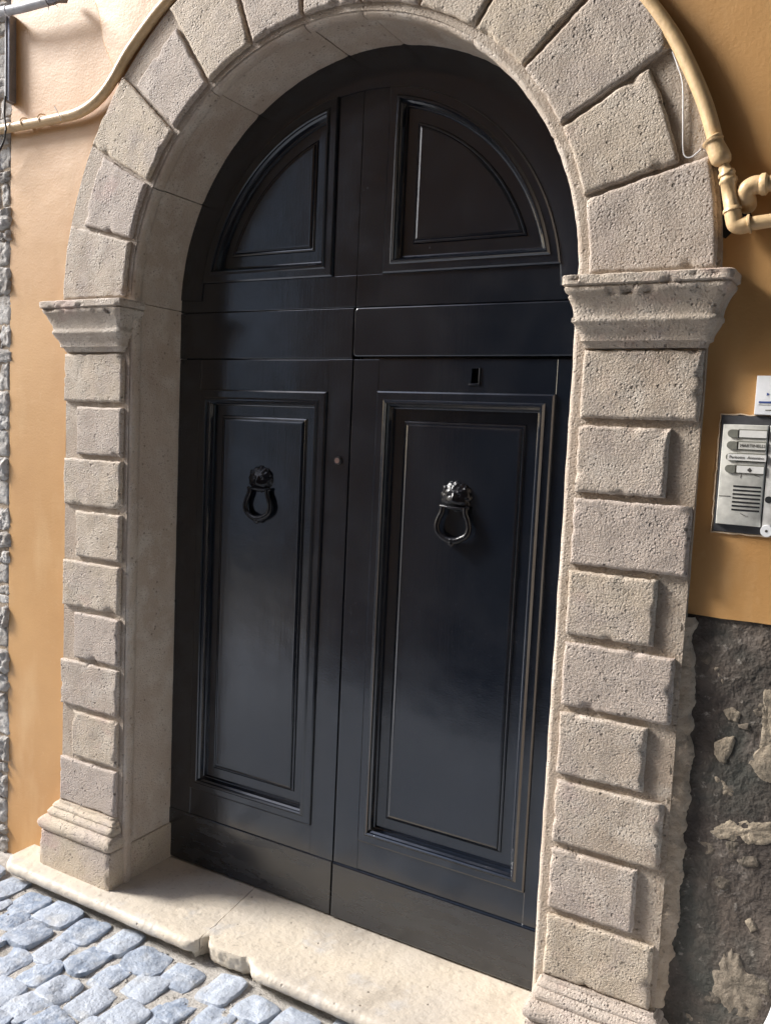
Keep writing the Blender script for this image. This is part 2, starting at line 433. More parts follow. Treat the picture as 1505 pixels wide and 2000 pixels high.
def block(name, F, wu, wv, parent, seed):
    """F(u,v)->(x,z) for u,v in metres from the lower left; pecked face proud of YB, rounded chipped arrises."""
    def axis(w):
        a = [0, .0022, .006, .012]; n = max(6, int((w-.024)/.0095)); 
        return a+[.012+(w-.024)*k/n for k in range(1, n)]+[w-.012, w-.006, w-.0022, w]
    U, V = axis(wu), axis(wv); o = seed*5.3
    P = []; attr = []
    def pt(u, v, y):
        e = min(u, v, wu-u, wv-v)
        k = max(0, 1-e/.02)
        du = k*(.0024*fbm(u, v, 0, 38, o)+.0018*nz(u, v, 1, 120, o)); dv = k*(.0024*fbm(u, v, 2, 38, o+9)+.0018*nz(u, v, 1, 120, o+5))
        x, z = F(u+du, v+dv); return (x, y, z)
    nc = rnd.randint(2, 5); chips = []
    for _ in range(nc):
        t = rnd.random(); q = rnd.choice('lrbt')
        chips.append({'l': (0, t*wv), 'r': (wu, t*wv), 'b': (t*wu, 0), 't': (t*wu, wv)}[q]+(rnd.uniform(.006, .020),))
    for u in U:
        row_ = []
        for v in V:
            e = min(u, v, wu-u, wv-v)
            y = .0055*max(0, 1-e/.0085)**2+.0026*nz(u, v, 0, 16, o)+.0011*nz(u, v, 0, 60, o+2)
            for a, b, r in chips:
                d = sqrt((u-a)**2+(v-b)**2)
                if d < r: y += .012*(1-d/r)
            row_.append(pt(u, v, y)); attr.append(max(0., 1-max(0., e-.004)/.009))
        P.append(row_)
    b = B().grid(P); m = len(V); n = len(U)
    loop = [i*m for i in range(n)]+[(n-1)*m+j for j in range(1, m)]+[i*m+m-1 for i in range(n-2, -1, -1)]+[j for j in range(m-2, 0, -1)]
    base = len(b.v)
    for i in loop: b.v.append((b.v[i][0], YB+.012, b.v[i][2])); attr.append(1.)
    L = len(loop)
    for i in range(L):
        j = (i+1) % L; b.f.append((loop[i], base+i, base+j, loop[j]))
    return b.build(name, M['block'], parent, 50, attr=attr)

JPROF = [(.80, YB+.004), (.7565, YB+.004), (.7545, YB+.012), (.751, YB+.012), (.749, YB+.003), (.740, YB+.002), (.7335, YB+.003), (.7285, YB+.008), (.727, YB+.014),
         (.727, .046), (.730, .052), (.7355, .053), (.736, .058), (.7405, .062), (.741, .070)]+[(.741+.0012*k/9, .07+(.30-.07)*k/9) for k in range(1, 10)]
def wear(r, y, a, b, o):
    k = .0012 if y > .07 else .0018
    return k*fbm(a, b, y, 12, o)+.0007*nz(a, b, y, 60, o)
for S in (-1, 1):
    o_ = 3 if S < 0 else 11
    # backing, pecked blocks, jamb, capital, base
    zz = [ZTH+(ZS-ZTH)*k/40 for k in range(41)]; xx = [A-.02, .80, .86, .92, .98, 1.02, 1.036]
    b = B().grid([[(S*x, YB+.0012*nz(x, 0, z, 14, o_), z) for z in zz] for x in xx], S < 0)
    b.grid([[(S*(1.036+.0015*nz(0, 0, z, 30, o_)), y, z) for z in zz] for y in (YB, YP+.02)], S < 0)
    pier = b.build('pier', M['backing'], portal, 40)
    for k in range(9):
        w = WF if k % 2 == 0 else WS
        w += rnd.uniform(-.003, .003)
        if S > 0 and k in (4, 6, 8): w -= .010
        z1 = ZT-k*PIT+rnd.uniform(-.0015, .0015); z0 = ZT-(k+1)*PIT+GAP+rnd.uniform(-.0015, .0015)
        if S > 0: F = lambda u, v, z0=z0: (A+u, z0+v)
        else: F = lambda u, v, z0=z0, w=w: (-A-w+u, z0+v)
        block('block', F, w, z1-z0, pier, k+20*(S+2))
    zj = [ZTH-.002+(ZS-ZTH)*k/70 for k in range(71)]
    B().grid([[(S*(r+wear(r, y, z, 0, o_)), y, z) for r, y in JPROF] for z in zj], S > 0).build('jamb', M['dressed'], pier, 50)
    def sweep(prof, ki, yi, seed, amp):
        # prof: (out, z); outer side, front, inner return
        pts = []
        for (a, z), (a2, z2) in zip(prof, prof[1:]):
            n = max(1, int(sqrt((a-a2)**2+(z-z2)**2)/.006))
            pts += [(a+(a2-a)*t/n, z+(z2-z)*t/n) for t in range(n)]
        pts.append(prof[-1]); P = []
        for a, z in pts:
            path = []
            c = [(1.034+a, .06), (1.034+a, -a), (A-a*ki, -a), (A-a*ki, yi)]
            seg = (8, 42, 10)
            for q in range(3):
                for t in range(seg[q]): path.append((c[q][0]+(c[q+1][0]-c[q][0])*t/seg[q], c[q][1]+(c[q+1][1]-c[q][1])*t/seg[q]))
            path.append(c[3]); r_ = []
            for x, y in path:
                e = amp*(fbm(x, y, z, 20, seed)+.5*nz(x, y, z, 75, seed))
                dc = min(abs(x-1.034-a)+abs(y+a), abs(x-A+a*ki)+abs(y+a))
                e += .005*max(0, 1-dc/.014)*(1+nz(x, y, z, 30, seed+4))
                chip = max(0, nz(x, 0, z*2, 34, seed+8)-.30)*.03*(a > .045)*(z > 0)
                e += chip
                fx = 1 if x > 1.0 else (-1 if x < A+.02 else 0)
                r_.append((S*(x-fx*e*.7), y+e*(.9 if y < .03 else 0), z+(0 if a > .03 else 0)))
            P.append(r_)
        return B().grid(P, S > 0)
    cap = [(-.06, .386), (-.001, .386), (.001, .388), (.004, .398), (.012, .402), (.013, .410), (.017, .420), (.026, .434), (.028, .440), (.032, .444), (.032, .452),
           (.029, .456), (.031, .470), (.036, .484), (.044, .500), (.0525, .511), (.054, .519), (.051, .523), (.059, .527), (.0595, .545), (.056, .548), (-.06, .548)]
    sweep(cap, .80, .052, 5+o_, .0016).build('capital', M['mould'], pier, 50)
    zb = ZT-9*PIT+GAP
    base = [(-.06, zb-.002), (.004, zb-.002), (.006, zb-.010), (.016, zb-.014), (.020, zb-.022), (.018, zb-.027), (.027, zb-.033), (.033, zb-.041), (.032, zb-.049), (.030, zb-.054),
            (.044, zb-.060), (.052, zb-.068), (.0555, zb-.080), (.053, zb-.093), (.046, zb-.101), (.030, zb-.103), (-.06, zb-.103)]
    sweep(base, .55, .06, 15+o_, .0016).build('base_moulding', M['mould'], pier, 50)
    pl = [(-.06, zb-.104), (.040, zb-.104), (.045, zb-.108), (.046, zb-.16), (.046, ZTH-.004)]
    sweep(pl, .60, .262, 25+o_, .0013).build('plinth', M['mould'], pier, 50)

# arch: backing ring, voussoirs, soffit stones
an = [pi*k/120 for k in range(121)]
b = B().grid([[(r*cos(a), YB+.0012*nz(r*cos(a), 0, r*sin(a), 14, 2), ZS+r*sin(a)) for a in an] for r in (A-.02, .80, .86, .92, .98, 1.02, 1.052)], True)
b.grid([[(1.052*cos(a), y, ZS+1.052*sin(a)) for a in an] for y in (YB, YP+.02)], True)
ring = b.build('arch_ring', M['backing'], portal, 40)
NV = 13
JA = [0, 14.4, 28.35, 42.0, 55.5, 69.2, 83.0]; JA = [rad(a) for a in JA]; JA = JA+[pi-a for a in JA[::-1]]
for k in range(NV):
    a0, a1 = JA[k], JA[k+1]; long_ = (k % 2 == 0)
    ro = (1.043 if long_ else .976)+rnd.uniform(-.004, .004); am = (a0+a1)/2; h = ro-A; wid = (a1-a0)*A
    def F(u, v, a0=a0, a1=a1, h=h, wid=wid):
        r = A+v; g = .0058/r
        if a0 == 0 : lo = .012/r
        else: lo = a0+g
        hi = (pi-.012/r) if a1 > pi-.001 else a1-g
        t = 1-u/wid; a = lo+(hi-lo)*t
        return (r*cos(a), ZS+r*sin(a))
    block('voussoir', F, wid, h, ring, 100+k)
SB = [0, 27.5, 55, 82.8, 97.4, 125, 152, 180]
for k in range(7):
    a0, a1 = rad(SB[k]), rad(SB[k+1]); a0 += .0016 if k else 0; a1 -= .0016 if k < 6 else 0
    n = 26; dr = rnd.uniform(-.0012, .0012)
    P = []
    for i in range(n+1):
        a = a0+(a1-a0)*i/n; row_ = []
        e = .003 if i in (0, n) and 0 < k < 6 else 0
        for r, y in JPROF:
            q = r+dr+e+wear(r, y, 2*cos(a), 2*sin(a), 40)
            row_.append((q*cos(a), y, ZS+q*sin(a)))
        P.append(row_)
    if k: P.insert(0, [((r+.02)*cos(a0), y, ZS+(r+.02)*sin(a0)) for r, y in JPROF])
    if k < 6: P.append([((r+.02)*cos(a1), y, ZS+(r+.02)*sin(a1)) for r, y in JPROF])
    B().grid(P, True).build('soffit_stone', M['dressed'], ring, 50)

# ------------------------------------------------------------------ threshold
thr = thing('stone_threshold', 'long worn pale stone doorstep with broken rounded front edge and a crack', 'doorstep', (0, 0, -1.47))
def crack_x(y): return -.306-.14*(y+.05)+.005*nz(y, 0, 0, 40)+.002*nz(y, 0, 0, 120)
BRK = [(-.352, -.112), (-.330, -.108), (-.318, -.094), (-.309, -.070), (-.299, -.051), (-.290, -.053), (-.282, -.068), (-.270, -.080), (-.252, -.087), (-.215, -.089), (-.172, -.085), (-.140, -.080),
       (-.122, -.072), (-.110, -.073), (-.096, -.088), (-.080, -.104), (-.055, -.112)]
def front(x):
    f = -.112+.003*nz(x, 0, 0, 5)+.0012*nz(x, 0, 0, 40)
    for (a, p), (c, q) in zip(BRK, BRK[1:]):
        if a <= x <= c: f = max(f, p+(q-p)*(x-a)/(c-a)+.003*nz(x, 0, 0, 90))
    return f
def slab(x0, x1, cr):
    n = int((x1-x0)/.008); P = []
    for i in range(n+1):
        t = i/n; row_ = []
        xm = x0+(x1-x0)*t; fy = front(xm); brk = fy > -.10
        if x0 < -1.1: 
            dl = max(0, 1-(xm-x0)/.05); fy += .035*dl*dl
        rr = .021
        prof = [(.30+(fy+.03-.30)*k/18, 0) for k in range(19)]
        if brk: prof += [(fy+.020, 0), (fy+.010, -.0005), (fy+.004, -.0015)]+[(fy+.001+.010*(q/9)**2+.004*nz(xm, q*.011, 0, 38, 3)+.003*nz(xm, q*.02, 1, 95, 3), -.004-.0056*q) for q in range(1, 11)]+[(fy+.035, -.0615), (.05, -.066)]
        else: prof += [(fy+rr-rr*sin(q*pi/12), -rr+rr*cos(q*pi/12)) for q in range(1, 13)]+[(fy+.012, -rr*2-.001), (.02, -rr*2-.003), (.05, -.066)]
        for y, z in prof[:34]:
            x = xm
            cx = crack_x(y) if y > -.09 else crack_x(-.09)
            if cr == 'r': x = xm + (cx-.0013-x1)*max(0, 1-(x1-xm)/.12)
            if cr == 'l': x = xm + (cx+.0013-x0)*max(0, 1-(xm-x0)/.12)
            dz = .0022*nz(x, y, 0, 6, 2)+.0008*nz(x, y, 0, 40)-.006*max(0, 1-((x-.15)/.7)**2)*max(0, min(1, (y+.1)/.08))*max(0, 1-abs(y-.06)/.22)
            row_.append((x, y+.0012*nz(x, y, z, 45, 5), ZTH+z+dz))
        P.append(row_)
    b = B().grid(P)
    for e, fl in ((0, 1), (len(P)-1, 0)):
        r_ = P[e]; k = len(b.v); b.v += r_; b.v.append((r_[0][0], .29, ZTH-.07)); q = tuple(range(k, k+len(r_)+1))
        b.f.append(q if fl else q[::-1])
    return b
slab(-1.205, crack_x(0), 'r').build('slab', M['slab'], thr, 50)
slab(crack_x(0), 1.16, 'l').build('slab', M['slab'], thr, 50)

# ================================================================== HOUSE WALL
XL, XR, ZTOP = -1.357, 5.6, 6.5
house = thing('house_wall', 'ochre plastered house wall around the stone door surround', 'wall', (0, .3, -1.48))
b = B()
b.box(XL, XR, .33, 1.2, -1.5, ZTOP)
b.box(XL+.001, -1.0, YP+.01, .329, -1.5, ZTOP-.01); b.box(1.0, XR-.001, YP+.03, .329, -1.5, ZTOP-.01)
b.box(-1.0, 1.0, .20, .329, ZS+1.02, ZTOP-.01)
b.build('masonry', M['mortar'], house, 0)
b = B()
def py(x, z): return YP+.0018*nz(x, 0, z, 2.2)+.0008*nz(x, 0, z, 7)
def lin(a, c, n): return [a+(c-a)*k/n for k in range(n+1)]
b.grid([[(x, py(x, z), z) for z in lin(-1.49, ZS, 50)] for x in lin(XL, -1.0, 10)])
b.grid([[(x, py(x, z), z if z > -.21 else z+.0025*nz(x, 0, 0, 14)+.0012*nz(x, 0, 0, 60)) for z in lin(-.219, ZS, 24)] for x in lin(1.0, 1.6, 16)+lin(1.8, XR, 12)])
P = []
for a in [pi*k/96 for k in range(97)]:
    c, s = cos(a), sin(a)
    t = min(((XR if c > 0 else -XL)/abs(c)) if abs(c) > 1e-6 else 1e9, ((ZTOP-ZS)/s) if s > 1e-6 else 1e9)
    P.append([(c*(1.0+(t-1.0)*q), py(c*(1.0+(t-1.0)*q), ZS+s*(1.0+(t-1.0)*q)), ZS+s*(1.0+(t-1.0)*q)) for q in (0, .01, .03, .06, .1, .15, .2, .3, .4, .6, .8, 1)])
b.grid(P)
plaster = b.build('plaster', M['ochre'], house, 50)
# raised ochre sheet standing in for shade over the left haunch of the arch, its edge running down to the pipe
P = []
for k in range(31):
    t = k/30; p = on_y(182+50*t+3*sin(t*9), 176*t-6, YP); z = p.z
    if t < .03: z = 2.4
    xin = -1.0*sqrt(max(0.05, 1-((min(z, ZS+.95)-ZS)/1.03)**2))
    x0 = p.x+.004*nz(0, 0, z, 20)
    P.append([(x0-.003, YP+.002, z), (x0, YP-.003, z), (x0+.006, YP-.0045, z), (x0+(xin-x0)*.4, YP-.0045, z), (x0+(xin-x0)*.7, YP-.0045, z), (xin+.02, YP-.004, z)])
P.append([(x, YP+.004, z-.012) for x, y, z in P[-1]])
B().grid(P).build('shade_sheet', M['ochre'], house, 50)
# dark cement dado on the right, with the stones it leaves bare
def dado_edge(z): return 1.054+.007*fbm(0, 0, z, 23, 2)+.003*nz(0, 0, z, 133, 4)+.010*nz(0, 0, z, 9)+.005*nz(0, 0, z, 31)+(.018*max(0, sin((z+1.2)*3.2)))
b = B()
zz = lin(-1.5, -.2155, 64)
b.grid([[(x, YP+.006+.004*fbm(x, 0, z, 7)+.0015*nz(x, 0, z, 40), z) for z in zz] for x in lin(1.02, 1.6, 40)+lin(1.7, XR, 14)])
dado = b.build('cement_dado', M['cement'], house, 50)
# rough mortar that closes the gap between the pier and the dado
P = []
for z in lin(-1.18, -.225, 210):
    x1 = dado_edge(z); row_ = []
    for t in (0, .25, .5, .75, .92, 1, 1.06):
        x = 1.028+(x1-1.028)*t
        y = YB+.001+.012*t+.004*fbm(x, 0, z, 30)+.003*nz(x, 0, z, 90)+(0 if t < .9 else .02*(t-.9)/.16)
        row_.append((x, y, z))
    P.append(row_)
B().grid(P, True).build('mortar_fill', M['mortar'], house, 60)

def stone_patch(name, pts, Y, rise, mat, parent, seed, sub=5, smooth=2, jit=.0045):
    """irregular stone outline (x, z) with rounded rough face standing proud of Y"""
    n = len(pts); cx = sum(p[0] for p in pts)/n; cz = sum(p[1] for p in pts)/n
    out = []
    for i in range(n):
        a, c = pts[i], pts[(i+1) % n]
        for k in range(sub):
            t = k/sub; out.append((a[0]+(c[0]-a[0])*t, a[1]+(c[1]-a[1])*t))
    for _ in range(smooth): out = [tuple((out[i-1][q]+2*out[i][q]+out[(i+1) % len(out)][q])/4 for q in (0, 1)) for i in range(len(out))]
    out = [(x+jit*fbm(x, 0, z, 55, seed), z+jit*fbm(x, 3, z, 55, seed+5)) for x, z in out]
    v = []; f = []; m = len(out); lev = [(1.15, .8), (1.08, .1), (.98, -.55), (.88, -.8), (.76, -.9), (.64, -1), (.5, -1), (.36, -1), (.22, -1), (.1, -1)]
    for e, h in lev:
        for x, z in out:
            xx_, z_ = cx+(x-cx)*e, cz+(z-cz)*e
            v.append((xx_, Y+rise*h+(rise*.6*fbm(xx_, 0, z_, 45, seed) if h < .5 else .006), z_))
    v.append((cx, Y-rise, cz))
    for k in range(len(lev)-1):
        for i in range(m):
            j = (i+1) % m; f.append((k*m+i, k*m+j, (k+1)*m+j, (k+1)*m+i))
    for i in range(m): f.append(((len(lev)-1)*m+i, (len(lev)-1)*m+(i+1) % m, len(lev)*m))
    return mesh(name, v, f, mat, parent, 45)
def pxo(pts): return [tuple(on_y(x, y, YP))[::2] for x, y in pts][::-1]
for i, q in enumerate([
    [(1395, 1303), (1408, 1297), (1416, 1312), (1424, 1328), (1410, 1338), (1398, 1322)],
    [(1408, 1385), (1425, 1378), (1440, 1390), (1450, 1396), (1438, 1412), (1420, 1410)],
    [(1390, 1452), (1412, 1440), (1433, 1442), (1428, 1470), (1412, 1494), (1394, 1480)],
    [(1390, 1522), (1402, 1518), (1425, 1540), (1436, 1552), (1428, 1564), (1404, 1556)],
    [(1490, 1350), (1512, 1335), (1560, 1370), (1570, 1500), (1530, 1545), (1495, 1535), (1460, 1505), (1462, 1485), (1486, 1440), (1485, 1395)],
    [(1382, 1625), (1400, 1604), (1430, 1600), (1480, 1602), (1540, 1605), (1560, 1640), (1500, 1650), (1465, 1660), (1430, 1648), (1395, 1636)],
    [(1412, 1868), (1425, 1856), (1440, 1868), (1452, 1900), (1482, 1908), (1502, 1926), (1496, 1965), (1478, 2004), (1430, 1990), (1400, 1965), (1384, 1962), (1386, 1950), (1392, 1925), (1386, 1895), (1402, 1888)],
    [(1450, 1805), (1462, 1794), (1478, 1812), (1466, 1828)],
    [(1600, 1560), (1680, 1540), (1720, 1600), (1660, 1680), (1590, 1640)],
    [(1560, 1800), (1620, 1770), (1680, 1820), (1640, 1900), (1570, 1880)]]):
    stone_patch('stone', pxo(q), YP+.0105, .0065, M['tuff'], dado, 31+i, 6)

for i in range(34):
    cx, cz, r = rnd.uniform(1.075, 1.62), rnd.uniform(-1.42, -.30), rnd.uniform(.008, .030)
    q = [(cx+r*rnd.uniform(.6, 1.25)*cos(a), cz+r*rnd.uniform(.5, 1.0)*sin(a)) for a in [2*pi*k/7 for k in range(7)]]
    stone_patch('stone', q, YP+.0115, .0065, M['tuffdark'], dado, 300+i, 4)

# ================================================================== RUBBLE WALL on the left
rub = thing('rubble_wall', 'rough grey rubble stone wall of the next house beside the ochre plaster', 'wall', (-2.2, .1, -1.48))
b = B(); b.box(-6, -1.361, .036, 1.1, -1.5, 4.2); b.build('mortar_core', M['mortar'], rub, 0)
z = -1.50; row = 0; k = 0
while z < 2.05:
    h = rnd.uniform(.035, .12); x = -1.347-rnd.uniform(0, .012); first = True
    while x > -2.05:
        w = rnd.uniform(.09, .2) if not (first and row % 2) else rnd.uniform(.05, .09)
        x1, x0 = x, x-w; m_ = .002
        q = [(x0+m_+rnd.uniform(0, .012), z+m_), ((x0+x1)/2, z+m_+rnd.uniform(-.006, .01)), (x1-m_-rnd.uniform(-.004, .010), z+m_+rnd.uniform(0, .01)), (x1-rnd.uniform(-.005, .008), z+h/2),
             (x1-m_-rnd.uniform(-.004, .014), z+h-m_), ((x0+x1)/2, z+h-m_+rnd.uniform(-.01, .006)), (x0+m_+rnd.uniform(0, .012), z+h-m_-rnd.uniform(0, .012)), (x0+rnd.uniform(0, .01), z+h/2)]
        stone_patch('stone', q, .038, rnd.uniform(.004, .018), M['rubble'], rub, 200+k, 4, 2, .009); k += 1
        x = x0; first = False
    z += h; row += 1

# ================================================================== DOOR
def boards(parent, name, x0, x1, z0, z1, y0=YD, y1=YD+.03, c=.002): 
    return B().box(x0, x1, y0, y1, z0, z1, c).build(name, M['door'], parent, 12)
PROF = [(0, .000), (.0015, -.006), (.006, -.0085), (.026, -.0085), (.0285, -.0105), (.032, -.0145), (.036, -.0150), (.0385, -.012), (.0395, -.006), (.0445, -.001), (.047, .006), (.049, .012), (.052, .013), (.0535, .020),
        (.086, .0215), (.088, .0180), (.092, .0165), (.095, .0172), (.0975, .0140), (.103, .0125), (.106, .0128)]
def ring_rect(x0, x1, z0, z1):
    def F(s):
        return [(x0+s, z0+s), (x1-s, z0+s), (x1-s, z1-s), (x0+s, z1-s)]
    return F
def ring_fan(xv, zb, R, cx, side, n=40):
    def F(s):
        r = R-s; xv_ = xv+side*s; zb_ = zb+s
        a0 = math.asin((zb_-ZS)/r); a1 = math.acos(abs(xv_-cx)/r)
        pts = [(xv_, zb_)]+[(cx+side*r*cos(a0+(a1-a0)*k/n), ZS+r*sin(a0+(a1-a0)*k/n)) for k in range(n+1)]
        return pts if side > 0 else pts[::-1]
    return F
def panel(parent, F, label=None, notch=()):
    b = B(); L = [F(s) for s, d in PROF]; m = len(L[0])
    for (s, d), P in zip(PROF, L): b.v += [(x, YD+d, z) for x, z in P]
    for k in range(len(L)-1):
        for i in range(m):
            j = (i+1) % m; b.f.append((k*m+i, k*m+j, (k+1)*m+j, (k+1)*m+i))
    P = F(PROF[-1][0]); b2 = B(); y = YD+PROF[-1][1]
    b2.v += [(x, y, z) for x, z in P]+[(x, y+.01, z) for x, z in P]
    b2.f.append(tuple(range(m)))
    for i in range(m): b2.f.append((i, m+i, m+(i+1) % m, (i+1) % m))
    pn = b2.build('panel', M['door'], parent, 12)
    b.build('moulding', M['door'], pn, 14)
    return pn
def leaf(name, label, xa, xb, px0, px1, pz0, pz1, hinge_left, xtra):
    t = thing(name, label, 'door', ((xa+xb)/2, YD+.02, ZTH), 'leaves of the double door')
    B().box(xa+.004, xb-.004, YD+.033, YD+.05, ZTH+.008, .535).build('back_board', M['door'], t, 30)
    hs, ms = (xa, xb) if hinge_left else (xb, xa)
    zk = -1.226
    boards(t, 'stile', xa, px0+.002, zk-.02, .384); boards(t, 'stile', px1-.002, xb, zk-.02, .3845, YD+.0006)
    boards(t, 'rail', px0, px1, pz1-.002, .3835, YD+.0012); boards(t, 'rail', px0, px1, zk-.02, pz0+.002, YD+.0012)
    pn = panel(t, ring_rect(px0, px1, pz0, pz1))
    return t
lf = leaf('door_leaf', 'black glossy door leaf with the round lock cylinder beside the meeting line', -.752, SPL-.0022, -.648, -.126, -1.131, .284, True, 0)
boards(lf, 'top_rail', -.752, SPL-.0045, .3865, .5392, YD-.001); 
boards(lf, 'kick_board', -.752, SPL-.003, ZTH+.006, -1.2275, YD-.003, YD+.03, .003)
rf = leaf('door_leaf', 'black glossy door leaf with the rectangular slot cut in its upper rail', SPL+.0022, .752, .055, .615, -1.129, .290, False, 0)
def round_board(parent, name, x0, x1, z0, z1, y0, y1, rad_, c):
    def loop(e):
        r = rad_-e; P = [(x1-e, z0+e), (x1-e, z1-e)]
        P += [(x0+rad_-r*sin(q*pi/12), z1-rad_+r*cos(q*pi/12)) for q in range(7)]+[(x0+rad_-r*cos(q*pi/12), z0+rad_-r*sin(q*pi/12)) for q in range(7)]
        return P
    b = B(); m = len(loop(0))
    for e, y in ((c, y0), (c*.3, y0+c*.3), (0, y0+c), (0, y1)): b.v += [(x, y, z) for x, z in loop(e)]
    b.f.append(tuple(range(m))[::-1])
    for k in range(3):
        for i in range(m): j = (i+1) % m; b.f.append((k*m+i, k*m+j, (k+1)*m+j, (k+1)*m+i))
    return b.build(name, M['door'], parent, 14)
round_board(rf, 'top_rail', SPL+.002, .752, .3915, .5385, YD-.008, YD+.03, .014, .004)
boards(rf, 'kick_board', SPL+.003, .752, ZTH+.006, -1.2265, YD-.007, YD+.03, .005)
# slot with its raised lips, lock cylinder
for o in list(rf.children):
    if o.name.startswith('rail') and LOC[o.name].z > .2: bpy.data.objects.remove(o)
x0, x1, z0, z1 = .055, .615, .288, .3835; h0, h1, k0, k1 = .3605, .3865, .3155, .3585; y0 = YD+.0012
b = B(); O_ = [(x0, z0), (x1, z0), (x1, z1), (x0, z1)]; I_ = [(h0, k0), (h1, k0+.002), (h1, k1), (h0+.001, k1)]
b.v += [(x, y0, z) for x, z in O_]+[(x, y0, z) for x, z in I_]+[(x, y0+.03, z) for x, z in I_]+[(x, y0+.03, z) for x, z in O_]
for i in range(4):
    j = (i+1) % 4; b.f += [(i, j, 4+j, 4+i), (4+i, 4+j, 8+j, 8+i), (12+i, 12+j, j, i)]
rl = b.build('rail', M['door'], rf, 12)
b = B(); b.box(h1-.0015, h1+.003, YD-.0025, YD+.01, k0-.002, k1+.001, .001); b.box(h0-.006, h1+.002, YD-.002, YD+.01, k0-.0055, k0-.0005, .001); b.build('slot_rim', M['door'], rl, 30)
b = B(); b.box(h0-.01, h1+.01, YD+.0295, YD+.0325, k0-.01, k1+.01); b.build('slot_back', M['hole'], rl, 0)
def disc(cx, cz, y0, y1, r, n=20, r2=None):
    r2 = r if r2 is None else r2; b = B()
    v = [(cx+r*cos(2*pi*k/n), y1, cz+r*sin(2*pi*k/n)) for k in range(n)]+[(cx+r2*cos(2*pi*k/n), y0, cz+r2*sin(2*pi*k/n)) for k in range(n)]
    f = [tuple(range(n, 2*n))]+[(k, n+k, n+(k+1) % n, (k+1) % n) for k in range(n)]
    return b.add(v, [q[::-1] for q in f])
lk = disc(-.076, .071, YD-.007, YD+.005, .0135, 24, .012).build('lock_cylinder', M['dark_metal'], lf, 30)
disc(-.076, .071, YD-.0085, YD, .0085, 20).build('lock_core', M['brass'], lk, 30)

# lion-mask knockers
def knocker(parent, cx, zt, seed):
    import bmesh
    Y0 = YD+.0135; bm = bmesh.new(); bmesh.ops.create_icosphere(bm, subdivisions=5, radius=1.0)
    v = []
    for p in bm.verts:
        x, y, z = p.co
        rr = sqrt(x*x+z*z); a = atan2(z, x)
        mane = .09*abs(sin(a*6+2*rr))*min(1, max(0, (rr-.45)/.25))*(1 if z > -.5 else .4)
        mane += .14*nz(x, y, z, 5.5, seed)*min(1, max(0, (rr-.4)/.3))
        k = 1+mane
        d = 0
        if y < 0:
            d += .55*math.exp(-((x/.30)**2+((z+.28)/.34)**2))       # muzzle
            d += .25*math.exp(-((x/.13)**2+((z-.02)/.30)**2))       # nose bridge
            for e in (-1, 1):
                d += .22*math.exp(-(((x-e*.34)/.2)**2+((z-.30)/.13)**2))   # brows
                d -= .28*math.exp(-(((x-e*.30)/.11)**2+((z-.10)/.09)**2))  # eyes
                d += .16*math.exp(-(((x-e*.34)/.17)**2+((z+.34)/.17)**2))  # cheeks
            d -= .25*math.exp(-((x/.30)**2+((z+.62)/.09)**2))       # mouth
            for e in (-1, 1): d += .35*math.exp(-(((x-e*.72)/.14)**2+((z-.55)/.16)**2))  # ears
        v.append((cx+x*k*.0455, Y0+(y*.019 if y < 0 else y*.006)-d*.015, zt-.040+z*k*.0415))
    f = [tuple(q.index for q in fc.verts) for fc in bm.faces]; bm.free()
    kn = mesh('door_knocker', v, f, M['iron'], parent, 60)
    zb_ = zt-.071; b = B()
    b.tube([(cx-.048, Y0-.012, zb_), (cx-.044, Y0-.012, zb_), (cx-.02, Y0-.014, zb_-.002), (cx, Y0-.016, zb_-.003), (cx+.02, Y0-.014, zb_-.002), (cx+.044, Y0-.012, zb_), (cx+.048, Y0-.012, zb_)],
           [.003, .0055, .0042, .005, .0042, .0055, .003], 10)
    q = [(-.036, -.001), (-.038, -.018), (-.047, -.038), (-.0515, -.060), (-.044, -.080), (-.022, -.094), (0, -.099)]
    q = q+[(-x, z) for x, z in q[-2::-1]]
    pts = spline([(cx+x, Y0-.013-.004*(-z/.1), zb_+z) for x, z in q], 6)
    rs = [.0086+.0028*max(0, 1-abs(i/(len(pts)-1)-.5)/.16) for i in range(len(pts))]
    b.tube(pts, rs, 12)
    b.tube([(cx, Y0-.018, zb_-.094), (cx, Y0-.018, zb_-.099), (cx, Y0-.018, zb_-.106), (cx, Y0-.018, zb_-.113), (cx, Y0-.018, zb_-.117)], [.004, .010, .0115, .008, .003], 12)
    b.tube([(cx, Y0-.012, zb_-.108), (cx, Y0+.004, zb_-.108)], [.006, .008], 10)
    b.build('ring', M['iron'], kn, 60)
knocker(lf, -.385, .031, 1); knocker(rf, .329, .029, 6)

